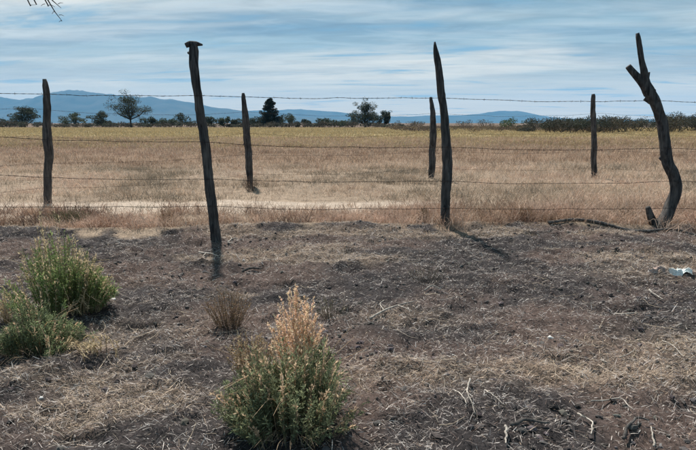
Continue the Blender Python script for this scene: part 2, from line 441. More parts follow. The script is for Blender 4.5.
YA, YB, YC = 4.72, 5.33, 5.33
GN, GF = 'posts of the near fence', 'posts of the far fence'
post('leaning dark post with a flat cross piece on its top, left of the near fence', GN,
     [(217, 246), (214, 225), (209, 185), (204, 145), (199, 105), (195, 70), (193.3, 43.5)], YA, [11.5, 11, 10.5, 10.5, 10, 9.5, 9.5], 11,
     stubs=[('top_cap', [(185.5, 45.5), (190, 43.8), (196, 43.6), (202, 44.6)], [4.5, 5.5, 4.6, 1.6]), ('knot_stub', [(192, 54), (187.5, 52.5)], [4, 2.6])],
     wires=[(199, 95), (203, 141), (208, 178), (211.5, 206)])
post('straight dark post tapering to a point, middle of the near fence', GN,
     [(445, 233), (446, 205), (447, 170), (446.5, 148), (444, 115), (440, 85), (437, 58), (435, 42)], YB, [10.5, 11, 11, 11.5, 9.5, 8.5, 7.5, 2.5], 23,
     wires=[(442, 98), (446, 147), (447, 181), (446, 208)])
post('crooked forked trunk post with curved foot, right of the near fence', GN,
     [(655, 230), (663, 220), (671, 206), (675, 190), (673, 176), (667, 160), (664.5, 140), (661, 120), (654, 102), (648, 90), (645, 80), (641.5, 62), (637.5, 33)], YC,
     [13, 13.5, 13, 12.6, 12.6, 12, 11, 10.5, 10.5, 10.5, 7.6, 5.6, 4.6], 37, n=64, rough=0.26,
     stubs=[('branch', [(650, 94), (643, 83), (636, 75), (629, 66)], [11, 9, 7, 5.5]),
            ('foot_stub', [(657, 228), (652, 219), (648.5, 207)], [10, 7.5, 4.5]),
            ('knot_stub', [(651, 102), (645.5, 98.5)], [5.5, 4]), ('knot_stub', [(668, 162), (661, 157)], [8, 4]), ('knot_stub', [(646, 86), (650.5, 72)], [4, 1.4])],
     wires=[(653, 101), (664, 148), (673, 181), (670, 208)])
D = lambda y: at(348, y)[1]
far_posts = [((47, 203), [(48, 203), (48.5, 180), (48, 150), (47, 120), (46, 95), (44.5, 79)], [8, 8.5, 9.5, 9, 7, 5], 'thick weathered post beside the pale track, leftmost of the far fence', 51),
             ((248, 186), [(250, 186), (249, 165), (247.5, 140), (245.5, 115), (243, 93)], [6, 8, 8, 7, 3.5], 'slightly leaning post with dry weeds at its foot, beside the dark conifer', 52),
             ((431, 178), [(431, 178), (432, 160), (433.5, 135), (433, 115), (430.5, 97)], [6.5, 7, 7, 6, 3.5], 'thin short post just left of the middle near post', 53),
             ((594, 178), [(594, 178), (594, 150), (593.3, 120), (593, 94)], [6, 6.5, 6, 4.5], 'upright thin post in front of the dark brush line', 54)]
far_nodes = []
for base, pth, w, lab, sd_ in far_posts:
    Yp = float(at(*base)[1]); far_nodes.append((float(pt(pth[0][0], pth[0][1], Yp)[0]), Yp))
    post(lab, GF, pth, Yp, w, sd_, n=40, seg=16, sink=0.1)

# ------------------------------------------------------------------ barbed wire: every strand is one thing
def wire(label, group, nodes, sag, seed, r=0.0016, barb=0.125):
    rng = np.random.default_rng(seed); nodes = np.asarray(nodes, float); P = []
    for a, b in zip(nodes[:-1], nodes[1:]):
        L = np.linalg.norm(b - a); n = max(6, int(L / 0.035)); t = np.linspace(0, 1, n, endpoint=False)
        q = a + (b - a) * t[:, None]; q[:, 2] -= sag * 4 * t * (1 - t) * rng.uniform(0.5, 1.3) * min(1.5, L / 2.3)
        q[:, 2] += (fbm(t * L * 3, t * 0, seed + int(L * 100)) - .5) * 0.030 * np.sin(np.pi * t); P.append(q)
    P = np.concatenate(P + [nodes[-1:]])
    org = P[len(P) // 2].copy(); mb = MB(); ph = np.arange(len(P)) * 1.9
    for s in (0, np.pi):
        tube(mb, P - org + np.stack([0 * ph, np.cos(ph + s), np.sin(ph + s)], 1) * r * 0.9, np.full(len(P), r), 4, cap=False)
    d = np.concatenate([[0], np.cumsum(np.linalg.norm(np.diff(P, axis=0), axis=1))])
    for x in np.arange(0.05, d[-1], barb) + rng.normal(0, .02, len(np.arange(0.05, d[-1], barb))):
        c = np.array([np.interp(x, d, P[:, k]) for k in range(3)]) - org
        for _ in range(2):
            v = rng.normal(size=3); v[0] *= 0.4; v /= np.linalg.norm(v)
            tube(mb, [c - v * 0.014, c, c + v * 0.014], [r * 0.35, r * 0.8, r * 0.35], 4, cap=False)
    o = mb.build('barbed_wire', M_wire); o.location = tuple(org)
    return tag(o, label, 'wire', group)

names = ['topmost', 'second highest', 'third highest', 'lowest']
wpx = [[(0, 93.5), (199, 95.5), (442, 98), (653, 100.5)], [(0, 137), (204, 142), (446, 147), (664, 148)],
       [(0, 175), (208, 179), (447, 181), (673, 181)], [(0, 207), (211.5, 206), (446, 208), (670, 208)]]
for i_, row in enumerate(wpx):
    Ys = [fence_y(-2.95), YA - 0.062, YB - 0.068, YC - 0.075]
    q = [pt(a, b, float(y_)) for (a, b), y_ in zip(row, Ys)]
    dl = q[0] - q[1]; q = [q[0] + np.array([dl[0], dl[1], 0.02]) * 3.5] + q
    q.append(q[-1] + np.array([2.4, 0.02, -0.01])); q.append(q[-1] + np.array([6, 0.1, 0.0]))
    wire(f'{names[i_]} barbed strand of the near fence', 'wires of the near fence', q, 0.022, 80 + i_)
for i_, h in enumerate([1.29, 0.93, 0.56, 0.22]):
    q = [np.array([x, y_ - 0.06, h]) for x, y_ in far_nodes]
    q = [q[0] + (q[0] - q[1]) * 2.5 * [1, 1, 0]] + q + [q[-1] + np.array([3.4, 0, 0]), q[-1] + np.array([11, 0, 0])]
    wire(f'thin faint wire of the far fence, {names[i_]} of its strands', 'wires of the far fence', q, 0.05, 90 + i_, r=0.0012, barb=0.16)

# ------------------------------------------------------------------ leafy green shrubs and dry weeds
def shrub(name, label, cen, rx, ry, h, nstem, nleaf, seed, green, dry, dryfrac=0.15, leafL=0.02, leafW=0.0042, cat='shrub', dry_h=1.15):
    rng = np.random.default_rng(seed); z0 = float(gz(cen[0], cen[1]))
    root = empty(name, (cen[0], cen[1], z0), label, cat)
    a = rng.uniform(0, 2 * np.pi, nstem); rr = np.sqrt(rng.uniform(0, 1, nstem))
    b = np.stack([np.cos(a) * rr * rx * 0.78, np.sin(a) * rr * ry * 0.78, np.full(nstem, -0.01)], 1)
    ncl = max(10, nstem // 18); ca = rng.uniform(0, 2 * np.pi, ncl); cr = np.sqrt(rng.uniform(0, 1, ncl)); ci = rng.integers(ncl, size=nstem)
    ch = rng.uniform(.62, 1.12, ncl)[ci]; cb = rng.uniform(.7, 1.3, ncl)[ci]
    qx = np.cos(ca[ci]) * cr[ci] + rng.normal(size=nstem) * .15; qy = np.sin(ca[ci]) * cr[ci] + rng.normal(size=nstem) * .15
    rr = np.minimum(np.hypot(qx, qy), 1.12); a = np.arctan2(qy, qx)
    b = np.stack([np.cos(a) * rr * rx * 0.72, np.sin(a) * rr * ry * 0.72, np.full(nstem, -0.01)], 1)
    tip = np.stack([np.cos(a) * rr * rx, np.sin(a) * rr * ry, h * (1.05 - 0.5 * rr ** 2.5) * ch * rng.uniform(0.65, 1.1, nstem)], 1)
    tip[:, :2] += rng.normal(size=(nstem, 2)) * 0.05 * rx
    lump = 0.72 + 0.5 * vnoise(tip[:, 0] / rx * 2.2 + 5, tip[:, 1] / ry * 2.2 + 7, seed); tip[:, 2] *= lump
    mid = (b + tip) / 2; mid[:, 2] *= 1.15; mid[:, :2] *= 0.92
    isdry = rng.uniform(size=nstem) < dryfrac
    tip[isdry, 2] *= dry_h
    tt = np.linspace(0, 1, 6)[None, :, None]
    Pth = (1 - tt) ** 2 * b[:, None] + 2 * tt * (1 - tt) * mid[:, None] + tt ** 2 * tip[:, None]
    stm = MB(); dm = MB(); lm = MB()
    g = np.asarray(green); dd = np.asarray(dry)
    for k in range(nstem):
        tube(dm if isdry[k] else stm, Pth[k], np.linspace(0.0016, 0.0007, 6), 3, dd * rng.uniform(.6, 1.1) if isdry[k] else g * 0.7 + dd * 0.2, cap=False)
    t = rng.uniform(0.12, 1.0, (nstem, nleaf)) ** 0.85
    T_ = t[..., None]
    C = (1 - T_) ** 2 * b[:, None] + 2 * T_ * (1 - T_) * mid[:, None] + T_ ** 2 * tip[:, None]
    Dv = unit((2 * (1 - T_) * (mid - b)[:, None] + 2 * T_ * (tip - mid)[:, None]).reshape(-1, 3))
    C = C.reshape(-1, 3); own = np.repeat(np.arange(nstem), nleaf); kd = isdry[own]
    out = rng.normal(size=C.shape); dirs = unit(Dv * 0.8 + out * 0.7 + [0, 0, 0.2])
    n_ = len(C); Ls = leafL * rng.uniform(0.5, 1.25, n_); Ws = leafW * rng.uniform(0.7, 1.3, n_)
    hue = rng.uniform(0, 1, (n_, 1)); per = (cb * rng.uniform(0.75, 1.25, nstem))[own][:, None]
    gc = (g * (1 - hue * 0.35) + np.array([0.22, 0.22, 0.11]) * hue * 0.35) * per * rng.uniform(0.75, 1.25, (n_, 1))
    leaves(lm, C[~kd], dirs[~kd], Ls[~kd], Ws[~kd], gc[~kd], rng)
    dc = dd * rng.uniform(0.65, 1.2, (n_, 1))
    kk = kd & (t.reshape(-1) > 0.45)
    if kk.any(): leaves(dm, C[kk], unit(Dv[kk] * 1.2 + out[kk] * 0.5), Ls[kk] * 0.8, Ws[kk] * 1.3, dc[kk], rng)
    for k in range(int(nstem * .025)):        # dead arching stalks
        w_ = rng.uniform(0, 2 * np.pi); u_ = np.array([math.cos(w_) * rx, math.sin(w_) * ry, 0]); hh = h * rng.uniform(.5, 1.2)
        q, r = smooth_path([u_ * .2, u_ * .55 + [0, 0, hh * .7], u_ * rng.uniform(.9, 1.25) + [0, 0, hh * rng.uniform(.5, 1.1)]], 9, [.0017, .0013, .0007]); tube(dm, q, r, 4, dd * rng.uniform(.6, 1.), cap=False)
    # twiggy skirt of dead litter at the foot
    ns = int(nstem * 0.5); a2 = rng.uniform(0, 2 * np.pi, ns)
    bb = np.stack([np.cos(a2) * rx * rng.uniform(.2, .8, ns), np.sin(a2) * ry * rng.uniform(.2, .8, ns), rng.uniform(0.0, 0.03, ns)], 1)
    blades(dm, bb, np.stack([np.cos(a2), np.sin(a2), rng.uniform(.1, 1.2, ns)], 1), rng.uniform(.05, .14, ns), np.full(ns, .0022), rng.uniform(.2, 1, ns), dd * rng.uniform(.4, 1., (ns, 1)), rng)
    for o_ in (stm.build('stem', M_leaf, root), lm.build('foliage', M_leaf, root), dm.build('dry_stalk', M_straw, root)): tag(o_, kind='stuff')
    return root

def dry_weed(name, label, cen, rx, ry, h, nstem, seed, dry, head=0.35, lean=(0, 0), hw=0.0045, cat='dry weed', nleaf=26, sw=0.0013):
    """upright dead stalks carrying feathery seed heads"""
    rng = np.random.default_rng(seed); z0 = float(gz(cen[0], cen[1])); root = empty(name, (cen[0], cen[1], z0), label, cat)
    a = rng.uniform(0, 2 * np.pi, nstem); rr = np.sqrt(rng.uniform(0, 1, nstem)); dd = np.asarray(dry, float)
    b = np.stack([np.cos(a) * rr * rx * .4, np.sin(a) * rr * ry * .4, np.full(nstem, -0.01)], 1)
    tip = np.stack([np.cos(a) * rr * rx + lean[0], np.sin(a) * rr * ry + lean[1], h * (1 - .4 * rr ** 1.6) * rng.uniform(.55, 1.05, nstem)], 1)
    mid = (b + tip) / 2 + rng.normal(size=b.shape) * .06 * h; mid[:, 2] += 0.04 * h
    tt = np.linspace(0, 1, 6)[None, :, None]
    Pth = (1 - tt) ** 2 * b[:, None] + 2 * tt * (1 - tt) * mid[:, None] + tt ** 2 * tip[:, None]
    sm = MB(); hm = MB()
    for k in range(nstem): tube(sm, Pth[k], np.linspace(sw * 1.3, sw * .5, 6), 3, dd * rng.uniform(.55, 1.0), cap=False)
    t = 1 - rng.uniform(0, 1, (nstem, nleaf)) ** 1.3 * (1 - head * 0) * (1 - head); T_ = t[..., None]
    C = ((1 - T_) ** 2 * b[:, None] + 2 * T_ * (1 - T_) * mid[:, None] + T_ ** 2 * tip[:, None]).reshape(-1, 3)
    up = np.repeat(unit(tip - mid), nleaf, 0); n_ = len(C)
    dirs = unit(up * 1.1 + rng.normal(size=C.shape) * .5)
    leaves(hm, C, dirs, rng.uniform(.006, .018, n_), hw * rng.uniform(.5, 1.1, n_), dd * rng.uniform(.7, 1.25, (n_, 1)) * (1 + rng.uniform(-.08, .08, (n_, 3))), rng)
    for o_ in (sm.build('stalk', M_straw, root), hm.build('seed_head', M_straw, root)): tag(o_, kind='stuff')
    return root

GREEN = (0.205, 0.235, 0.135); TAN = (0.70, 0.52, 0.35); PALE = (0.62, 0.50, 0.32); BROWN = (0.25, 0.175, 0.115)
c = at(288, 440); shrub('green_shrub', 'dense grey-green shrub in the centre foreground with dark shade under it', c + [0, 0.09, 0], 0.24, 0.20, 0.285, 560, 34, 301, GREEN, TAN, 0.15, 0.022, 0.0046, dry_h=1.1)
c = at(294, 385); dry_weed('dry_weed', 'tall tan feathery dry weed rising behind the central green shrub', c + [0.01, .07, 0], 0.125, 0.10, 0.45, 95, 302, (0.82, 0.62, 0.44), 0.35, hw=0.007, nleaf=75)
c = at(252, 388); dry_weed('dry_weed', 'shorter tan seed stalks at the back left of the central shrub', c + [0, .03, 0], 0.11, 0.08, 0.27, 90, 303, (0.44, 0.33, 0.21), 0.4, hw=0.005)
c = at(313, 372); shrub('green_sprig', 'small dark green sprig between the central shrub and its tan weed', c, 0.10, 0.08, 0.17, 70, 26, 304, (0.11, 0.145, 0.07), TAN, 0.05)
c = at(51, 318); shrub('green_shrub', 'larger upright green shrub at the left with straw stalks through it', c + [0, 0.1, 0], 0.285, 0.21, 0.375, 520, 32, 325, (0.165, 0.235, 0.085), PALE, 0.30, 0.026, 0.0052, dry_h=1.22)
c = at(30, 350); shrub('green_shrub', 'low spreading green shrub at the left edge of the picture', c + [0, 0.06, 0], 0.23, 0.17, 0.20, 320, 30, 306, (0.18, 0.225, 0.12), TAN, 0.10, 0.020, 0.0042)
c = at(45, 292); dry_weed('dry_weed', 'straw coloured stalks standing behind the upright left shrub', c + [0, 0.12, 0], 0.17, 0.12, 0.42, 40, 307, (0.42, 0.31, 0.19), 0.45, nleaf=22)
c = at(8, 322); dry_weed('dry_weed', 'pale yellow stalk clump between the two left green shrubs', c, 0.07, 0.06, 0.20, 34, 308, PALE, 0.35, nleaf=20)
c = at(229, 330); dry_weed('dry_weed', 'thin wispy brown weed left of the tall tan weed', c + [0, .03, 0], 0.14, 0.12, 0.25, 120, 309, BROWN, 0.2, hw=0.0035, nleaf=26, sw=0.0009)
c = at(332, 318); dry_weed('dry_weed', 'faint greyish weed right of the tall tan weed', c, 0.10, 0.08, 0.15, 34, 310, (0.2, 0.175, 0.12), 0.35, hw=0.003, nleaf=14, sw=0.0009)
c = at(425, 282); dry_weed('dry_weed', 'small grey weed on the soil below the middle post', c, 0.16, 0.12, 0.17, 34, 311, (0.17, 0.15, 0.11), 0.35, hw=0.003, nleaf=12, sw=0.0010)
c = at(70, 224); dry_weed('roadside_weed', 'dark olive weed clump on the fence line above the left shrub', c, 0.28, 0.12, 0.20, 110, 312, (0.13, 0.13, 0.07), 0.3, nleaf=18, cat='weed')
c = at(625, 223); dry_weed('roadside_weed', 'dark brown weed tuft just left of the forked post', c, 0.12, 0.10, 0.22, 80, 313, (0.13, 0.095, 0.06), 0.3, nleaf=18, cat='weed')
c = at(424, 223); dry_weed('roadside_weed', 'small brown weed tuft just left of the middle near post', c, 0.10, 0.09, 0.20, 60, 314, (0.17, 0.12, 0.075), 0.3, nleaf=16, cat='weed')
c = at(518, 223); dry_weed('roadside_weed', 'reddish brown weed clump between the middle and forked posts', c, 0.20, 0.12, 0.22, 90, 315, (0.26, 0.165, 0.10), 0.3, nleaf=18, cat='weed')
c = at(166, 224); dry_weed('roadside_weed', 'reddish weed clump left of the leaning near post', c, 0.13, 0.1, 0.21, 70, 316, (0.27, 0.18, 0.115), 0.3, nleaf=18, cat='weed')
c = at(251, 192); dry_weed('dry_weed', 'dark dry weed heaped against the foot of the leaning far post', c, 0.16, 0.12, 0.30, 80, 317, (0.16, 0.11, 0.085), 0.3, nleaf=16)

# curved bleached stalks lying over the front of the left shrub
def stalk_sheaf(name, label, cen, n, seed, spread, L):
    rng = np.random.default_rng(seed); z0 = float(gz(cen[0], cen[1])); mb = MB()
    for k in range(n):
        b = np.array([rng.normal() * spread * .5, rng.normal() * spread * .3, 0.0]); a = rng.uniform(-1.2, 1.2) - 1.57
        l = L * rng.uniform(.5, 1.1); e = b + np.array([math.cos(a) * l * .6 * rng.choice([-1, 1]), math.sin(a) * l * .4, l * rng.uniform(.15, .55)])
        m_ = (b + e) / 2 + [0, 0, l * .35]
        q, r = smooth_path([b, m_, e], 10, [.002, .0018, .001]); tube(mb, q, r, 4, np.array(PALE) * rng.uniform(.7, 1.1))
        blades(mb, q[4:], rng.normal(size=(6, 3)) + [0, 0, .5], rng.uniform(.02, .05, 6), np.full(6, .003), rng.uniform(0, 1, 6), np.tile(np.array(PALE) * rng.uniform(.7, 1.1), (6, 1)), rng)
    o = mb.build(name, M_straw); o.location = (cen[0], cen[1], z0)
    return tag(o, label, 'dry stalks', kind='stuff')
stalk_sheaf('bent_stalks', 'bent pale stalks drooping over the front of the upright left shrub', at(68, 318), 22, 401, 0.16, 0.2)
stalk_sheaf('straw_tuft', 'flattened tuft of pale straw right of the low left shrub', at(96, 352), 34, 402, 0.12, 0.13)

# ------------------------------------------------------------------ dry grass of the field and verge
def grass(name, label, n_tuft, region, hgt, nb, width, palette, seed, keep=None, spread=0.05, clump=0.0):
    rng = np.random.default_rng(seed)
    y0, y1, power = region
    u = rng.uniform(0, 1, n_tuft); y = (y0 ** power + u * (y1 ** power - y0 ** power)) ** (1 / power)
    x = rng.uniform(-1, 1, n_tuft) * (y * 0.80 + 2.0)
    k = np.ones(n_tuft, bool)
    if keep is not None: k = rng.uniform(size=n_tuft) < keep(x, y)
    x, y = x[k], y[k]; n = len(x)
    z = gz(x, y)
    hh = hgt(x, y) * rng.uniform(.5, 1.25, n) * np.where(rng.uniform(size=n) < .05, 1.5, 1)
    pal = palette(x, y, rng)
    bx = np.repeat(x, nb) + rng.normal(size=n * nb) * spread * np.repeat(np.maximum(1, y / 14), nb)
    by = np.repeat(y, nb) + rng.normal(size=n * nb) * spread * np.repeat(np.maximum(1, y / 14), nb)
    base = np.stack([bx, by, np.repeat(z, nb) - 0.01], 1)
    d = np.stack([rng.normal(size=n * nb) * .42, rng.normal(size=n * nb) * .42, np.ones(n * nb)], 1)
    W = np.repeat(width(y), nb) * rng.uniform(.6, 1.3, n * nb)
    c = np.repeat(pal, nb, 0) * rng.uniform(.72, 1.22, (n * nb, 1))
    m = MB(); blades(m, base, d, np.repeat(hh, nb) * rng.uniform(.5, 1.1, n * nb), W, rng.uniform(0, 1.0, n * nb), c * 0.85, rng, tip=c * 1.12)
    o = m.build(name, M_field); return tag(o, label, 'grass', kind='stuff')

def mixpal(cols, fx, fy, s):
    cols = np.array(cols)
    def f(x, y, rng):
        t = np.clip((fbm(x * fx, y * fy, s, 3) - 0.28) / 0.44, 0, 0.999) * (len(cols) - 1) + rng.normal(size=len(x)) * 0.55
        t = np.clip(t, 0, len(cols) - 1.001); k = t.astype(int); f_ = (t - k)[:, None]
        return cols[k] * (1 - f_) + cols[k + 1] * f_
    return f
verge_pal = mixpal([(.22, .145, .10), (.46, .32, .235), (.66, .50, .39), (.56, .385, .295)], 1.2, 1.5, 501)
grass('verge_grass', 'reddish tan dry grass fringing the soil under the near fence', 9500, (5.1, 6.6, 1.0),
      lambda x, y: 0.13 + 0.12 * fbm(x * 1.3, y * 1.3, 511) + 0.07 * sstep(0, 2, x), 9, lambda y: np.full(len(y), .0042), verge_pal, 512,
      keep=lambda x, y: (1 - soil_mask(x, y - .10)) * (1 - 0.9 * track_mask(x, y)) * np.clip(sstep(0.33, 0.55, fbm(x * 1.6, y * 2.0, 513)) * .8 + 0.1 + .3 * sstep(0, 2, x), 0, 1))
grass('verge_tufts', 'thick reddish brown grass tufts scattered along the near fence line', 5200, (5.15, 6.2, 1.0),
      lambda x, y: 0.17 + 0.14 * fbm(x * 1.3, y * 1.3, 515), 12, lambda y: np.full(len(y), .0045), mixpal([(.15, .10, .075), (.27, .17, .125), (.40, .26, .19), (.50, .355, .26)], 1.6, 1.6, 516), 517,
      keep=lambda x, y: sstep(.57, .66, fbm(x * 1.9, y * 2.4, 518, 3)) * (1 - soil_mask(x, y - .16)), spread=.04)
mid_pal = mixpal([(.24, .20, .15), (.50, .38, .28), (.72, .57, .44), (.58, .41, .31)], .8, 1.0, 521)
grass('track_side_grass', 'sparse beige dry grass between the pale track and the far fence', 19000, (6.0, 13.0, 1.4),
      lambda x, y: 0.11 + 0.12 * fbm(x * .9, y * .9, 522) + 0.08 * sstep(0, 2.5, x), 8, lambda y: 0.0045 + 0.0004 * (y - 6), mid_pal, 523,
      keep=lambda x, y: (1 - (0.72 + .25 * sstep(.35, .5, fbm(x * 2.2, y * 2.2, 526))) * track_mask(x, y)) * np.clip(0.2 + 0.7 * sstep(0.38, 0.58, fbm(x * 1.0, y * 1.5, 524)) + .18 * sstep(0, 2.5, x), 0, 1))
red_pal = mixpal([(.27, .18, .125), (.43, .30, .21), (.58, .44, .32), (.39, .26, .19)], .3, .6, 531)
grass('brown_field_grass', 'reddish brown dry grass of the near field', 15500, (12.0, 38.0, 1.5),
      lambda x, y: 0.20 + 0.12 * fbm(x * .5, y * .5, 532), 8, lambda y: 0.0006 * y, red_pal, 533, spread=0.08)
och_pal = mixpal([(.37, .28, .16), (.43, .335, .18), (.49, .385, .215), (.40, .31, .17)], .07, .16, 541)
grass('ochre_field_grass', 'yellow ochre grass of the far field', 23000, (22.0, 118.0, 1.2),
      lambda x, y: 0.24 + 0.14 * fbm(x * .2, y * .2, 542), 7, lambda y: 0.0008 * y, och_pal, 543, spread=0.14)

# ------------------------------------------------------------------ litter on the soil: straw, chips, clods
def in_view(rng, n, y0, y1, power=1.0):
    y = (y0 ** power + rng.uniform(0, 1, n) * (y1 ** power - y0 ** power)) ** (1 / power)
    return rng.uniform(-1, 1, n) * (y * 0.72 + 0.9), y

def litter():
    rng = np.random.default_rng(601); mb = MB()
    n = 600000; x, y = in_view(rng, n, 1.15, 5.7, 1.15)
    sm = straw_mask(x, y); pat = fbm(x * 4.5, y * 4.5, 602, 3); k = rng.uniform(size=n) < soil_mask(x, y) * (0.26 + 0.34 * sstep(.4, .62, pat) + 0.55 * sm)
    x, y, sm, pat = x[k], y[k], sm[k], pat[k]; n = len(x)
    a = rng.normal(0, 0.8, n) + rng.choice([0, np.pi], n); el = rng.normal(0.10, 0.45, n)
    d = np.stack([np.cos(a) * np.cos(el), np.sin(a) * np.cos(el), np.sin(el)], 1)
    L = rng.gamma(2.0, 0.0085, n) + 0.006 + sm * rng.uniform(0, .03, n); W = rng.uniform(.0008, .0024, n) * np.where(rng.uniform(size=n) < .10, 1.9, 1) * (0.75 + 0.08 * y)
    base = np.stack([x, y, gz(x, y) + rng.uniform(-.003, .012, n)], 1)
    pal = np.array([(.78, .71, .65), (.44, .38, .345), (.16, .13, .12), (.040, .035, .036), (.62, .49, .37), (.24, .165, .135)])
    pr = np.array([.19, .21, .17, .30, .04, .09]); idx = rng.choice(6, n, p=pr)
    idx = np.where(rng.uniform(size=n) < sm * .55, 4, idx)
    c = pal[idx] * rng.uniform(.75, 1.2, (n, 1))
    face = np.stack([-np.sin(a), np.cos(a), rng.normal(0, .6, n)], 1)
    blades(mb, base, d, L, W, rng.uniform(-.3, .6, n), c, rng, face=face)
    return tag(mb.build('straw_litter', M_chaff), 'short bits of straw and chaff strewn over the dark soil', 'straw', kind='stuff')
litter()

def long_straw():
    rng = np.random.default_rng(611); mb = MB(); n = 6500; x, y = in_view(rng, n, 1.15, 5.6, 1.3)
    k = rng.uniform(size=n) < soil_mask(x, y) * (0.14 + 0.8 * straw_mask(x, y)); x, y = x[k], y[k]; n = len(x)
    pal = np.array([(.58, .48, .36), (.46, .39, .32), (.20, .165, .14), (.08, .068, .064)])
    a = rng.uniform(0, 2 * np.pi, n)[:, None]; L = (rng.gamma(3, .022, n) + .03)[:, None]; t = np.linspace(-.5, .5, 5)[None]; cu = rng.normal(0, .5, n)[:, None]
    XX = x[:, None] + L * (t * np.cos(a) - cu * t * t * np.sin(a)); YY = y[:, None] + L * (t * np.sin(a) + cu * t * t * np.cos(a))
    G = gz(XX, YY); ZZ = G * .5 + G.max(1)[:, None] * .5 + .004 + rng.uniform(0, .018, n)[:, None] * np.linspace(0, 1, 5)
    ci = rng.choice(4, n, p=[.3, .3, .22, .18]); r = rng.uniform(.0007, .0018, n)
    for i in range(n):
        tube(mb, np.stack([XX[i], YY[i], ZZ[i]], 1), np.linspace(r[i], r[i] * .6, 5), 3, pal[ci[i]] * rng.uniform(.8, 1.15), cap=False)
    return tag(mb.build('long_straw', M_chaff), 'long thin stems lying loose over the dark soil', 'straw', kind='stuff')
long_straw()

def clods():
    rng = np.random.default_rng(621); mb = MB(); n = 5200; x, y = in_view(rng, n, 1.15, 5.8, 1.2)
    r_ = np.abs(y - 5.35) < .25
    k = rng.uniform(size=n) < soil_mask(x, y) * np.clip(sstep(.38, .62, fbm(x * 3, y * 3, 622)) + r_ * .8, 0.12, 1); x, y = x[k], y[k]; n = len(x)
    ph = (1 + 5 ** .5) / 2
    V = np.array([(-1, ph, 0), (1, ph, 0), (-1, -ph, 0), (1, -ph, 0), (0, -1, ph), (0, 1, ph), (0, -1, -ph), (0, 1, -ph), (ph, 0, -1), (ph, 0, 1), (-ph, 0, -1), (-ph, 0, 1)], float); V /= np.linalg.norm(V[0])
    Fc = np.array([(0, 11, 5), (0, 5, 1), (0, 1, 7), (0, 7, 10), (0, 10, 11), (1, 5, 9), (5, 11, 4), (11, 10, 2), (10, 7, 6), (7, 1, 8), (3, 9, 4), (3, 4, 2), (3, 2, 6), (3, 6, 8), (3, 8, 9), (4, 9, 5), (2, 4, 11), (6, 2, 10), (8, 6, 7), (9, 8, 1)])
    s = np.minimum(rng.gamma(2.0, .0032, n) + .003, .016)
    vv = V[None] * rng.uniform(.6, 1.3, (n, 12, 1)) * s[:, None, None] * np.stack([rng.uniform(.8, 1.5, n), rng.uniform(.8, 1.3, n), rng.uniform(.45, .9, n)], 1)[:, None, :]
    vv += np.stack([x, y, gz(x, y) + s * .2], 1)[:, None]
    f = (Fc[None] + (np.arange(n) * 12)[:, None, None]).reshape(-1, 3)
    c = np.repeat(np.array([.055, .048, .046]) * rng.uniform(.5, 1.9, (n, 1)) * (1 + rng.uniform(-.08, .08, (n, 3))), 12, 0)
    mb.add(vv.reshape(-1, 3), f, None, c)
    return tag(mb.build('soil_clods', M_litter), 'small dark clods and crumbs of dry soil', 'soil clods', kind='stuff')
clods()

# ------------------------------------------------------------------ single twigs, branches and scraps one can point to
def stick(label, pxs, w, seed, mat=M_twig, name='dry_twig', forks=(), lift=0.020):
    rng = np.random.default_rng(seed); P = np.array([at(a, b) for a, b in pxs]); P[:, 2] = gz(P[:, 0], P[:, 1]) + lift
    w = w * 1.0; q, r = smooth_path(P, 20, np.linspace(w, w * .55, len(P)))
    q[:, :2] += (np.stack([fbm(np.linspace(0, 6, 20), np.zeros(20), seed), fbm(np.linspace(0, 6, 20), np.zeros(20) + 4, seed)], 1) - .5) * .012
    org = q[0].copy(); mb = MB(); tube(mb, q - org, r, 7, rough=.2, rng=rng)
    for fp in forks:
        G = np.array([at(a, b) for a, b in fp]); G[:, 2] = gz(G[:, 0], G[:, 1]) + lift + np.linspace(0, .02, len(G))
        g, rr = smooth_path(G, 10, np.linspace(w * .6, w * .3, len(G))); tube(mb, g - org, rr, 5, rough=.2, rng=rng)
    return tag(mb.build(name, mat, None, smooth=True, origin=None), label, 'twig' if name == 'dry_twig' else 'branch'), org
def put(res):
    o, org = res; o.location = tuple(org); return o
put(stick('pale curved twig standing out on the soil right of the central shrub', [(470, 385), (467, 397), (469, 408), (475, 421)], .0045, 701))
put(stick('short pale twig end at the bottom edge below the curved twig', [(505, 434), (506, 443), (505, 449)], .005, 702))
put(stick('grey twig reaching up left from the straw near the curved twig', [(453, 395), (461, 405), (466, 414)], .003, 703, forks=[[(461, 405), (465, 401)]]))
put(stick('thin grey twig slanting right of the curved twig', [(484, 398), (494, 405), (503, 413)], .0028, 704))
put(stick('long pale branch lying on the bare soil above the straw drift', [(370, 322), (384, 314), (398, 309), (414, 308)], .007, 705, forks=[[(384, 314), (380, 308), (384, 304)], [(398, 309), (404, 315), (412, 318)]]))
put(stick('straight pale twig among rubbish at the right, below the white scrap', [(648, 293), (656, 297), (664, 300)], .006, 706))
put(stick('hooked pale twig in the middle of the right-hand soil', [(616, 311), (621, 317), (630, 317), (637, 315)], .005, 707))
put(stick('angled pale stem lying across the lower right soil', [(590, 403), (605, 403), (620, 404), (632, 415)], .0035, 708))
put(stick('forked pale stem below the angled one at lower right', [(578, 415), (586, 421), (592, 427), (591, 438)], .004, 709, forks=[[(586, 421), (580, 422)]]))
put(stick('dark grey branch with pale edge at the lower right corner', [(622, 442), (628, 433), (636, 428), (648, 424)], .006, 710, M_deadbranch))
put(stick('upright pale curl of stem near the bottom right', [(653, 449), (653, 441), (650, 433)], .004, 711))
put(stick('long grey branch lying flat along the bottom, left of the forked stem', [(511, 431), (524, 428), (536, 428), (548, 430)], .008, 712, M_deadbranch))
put(stick('thin straw stem pointing up right on the straw drift', [(620, 360), (629, 355), (634, 350)], .003, 713))
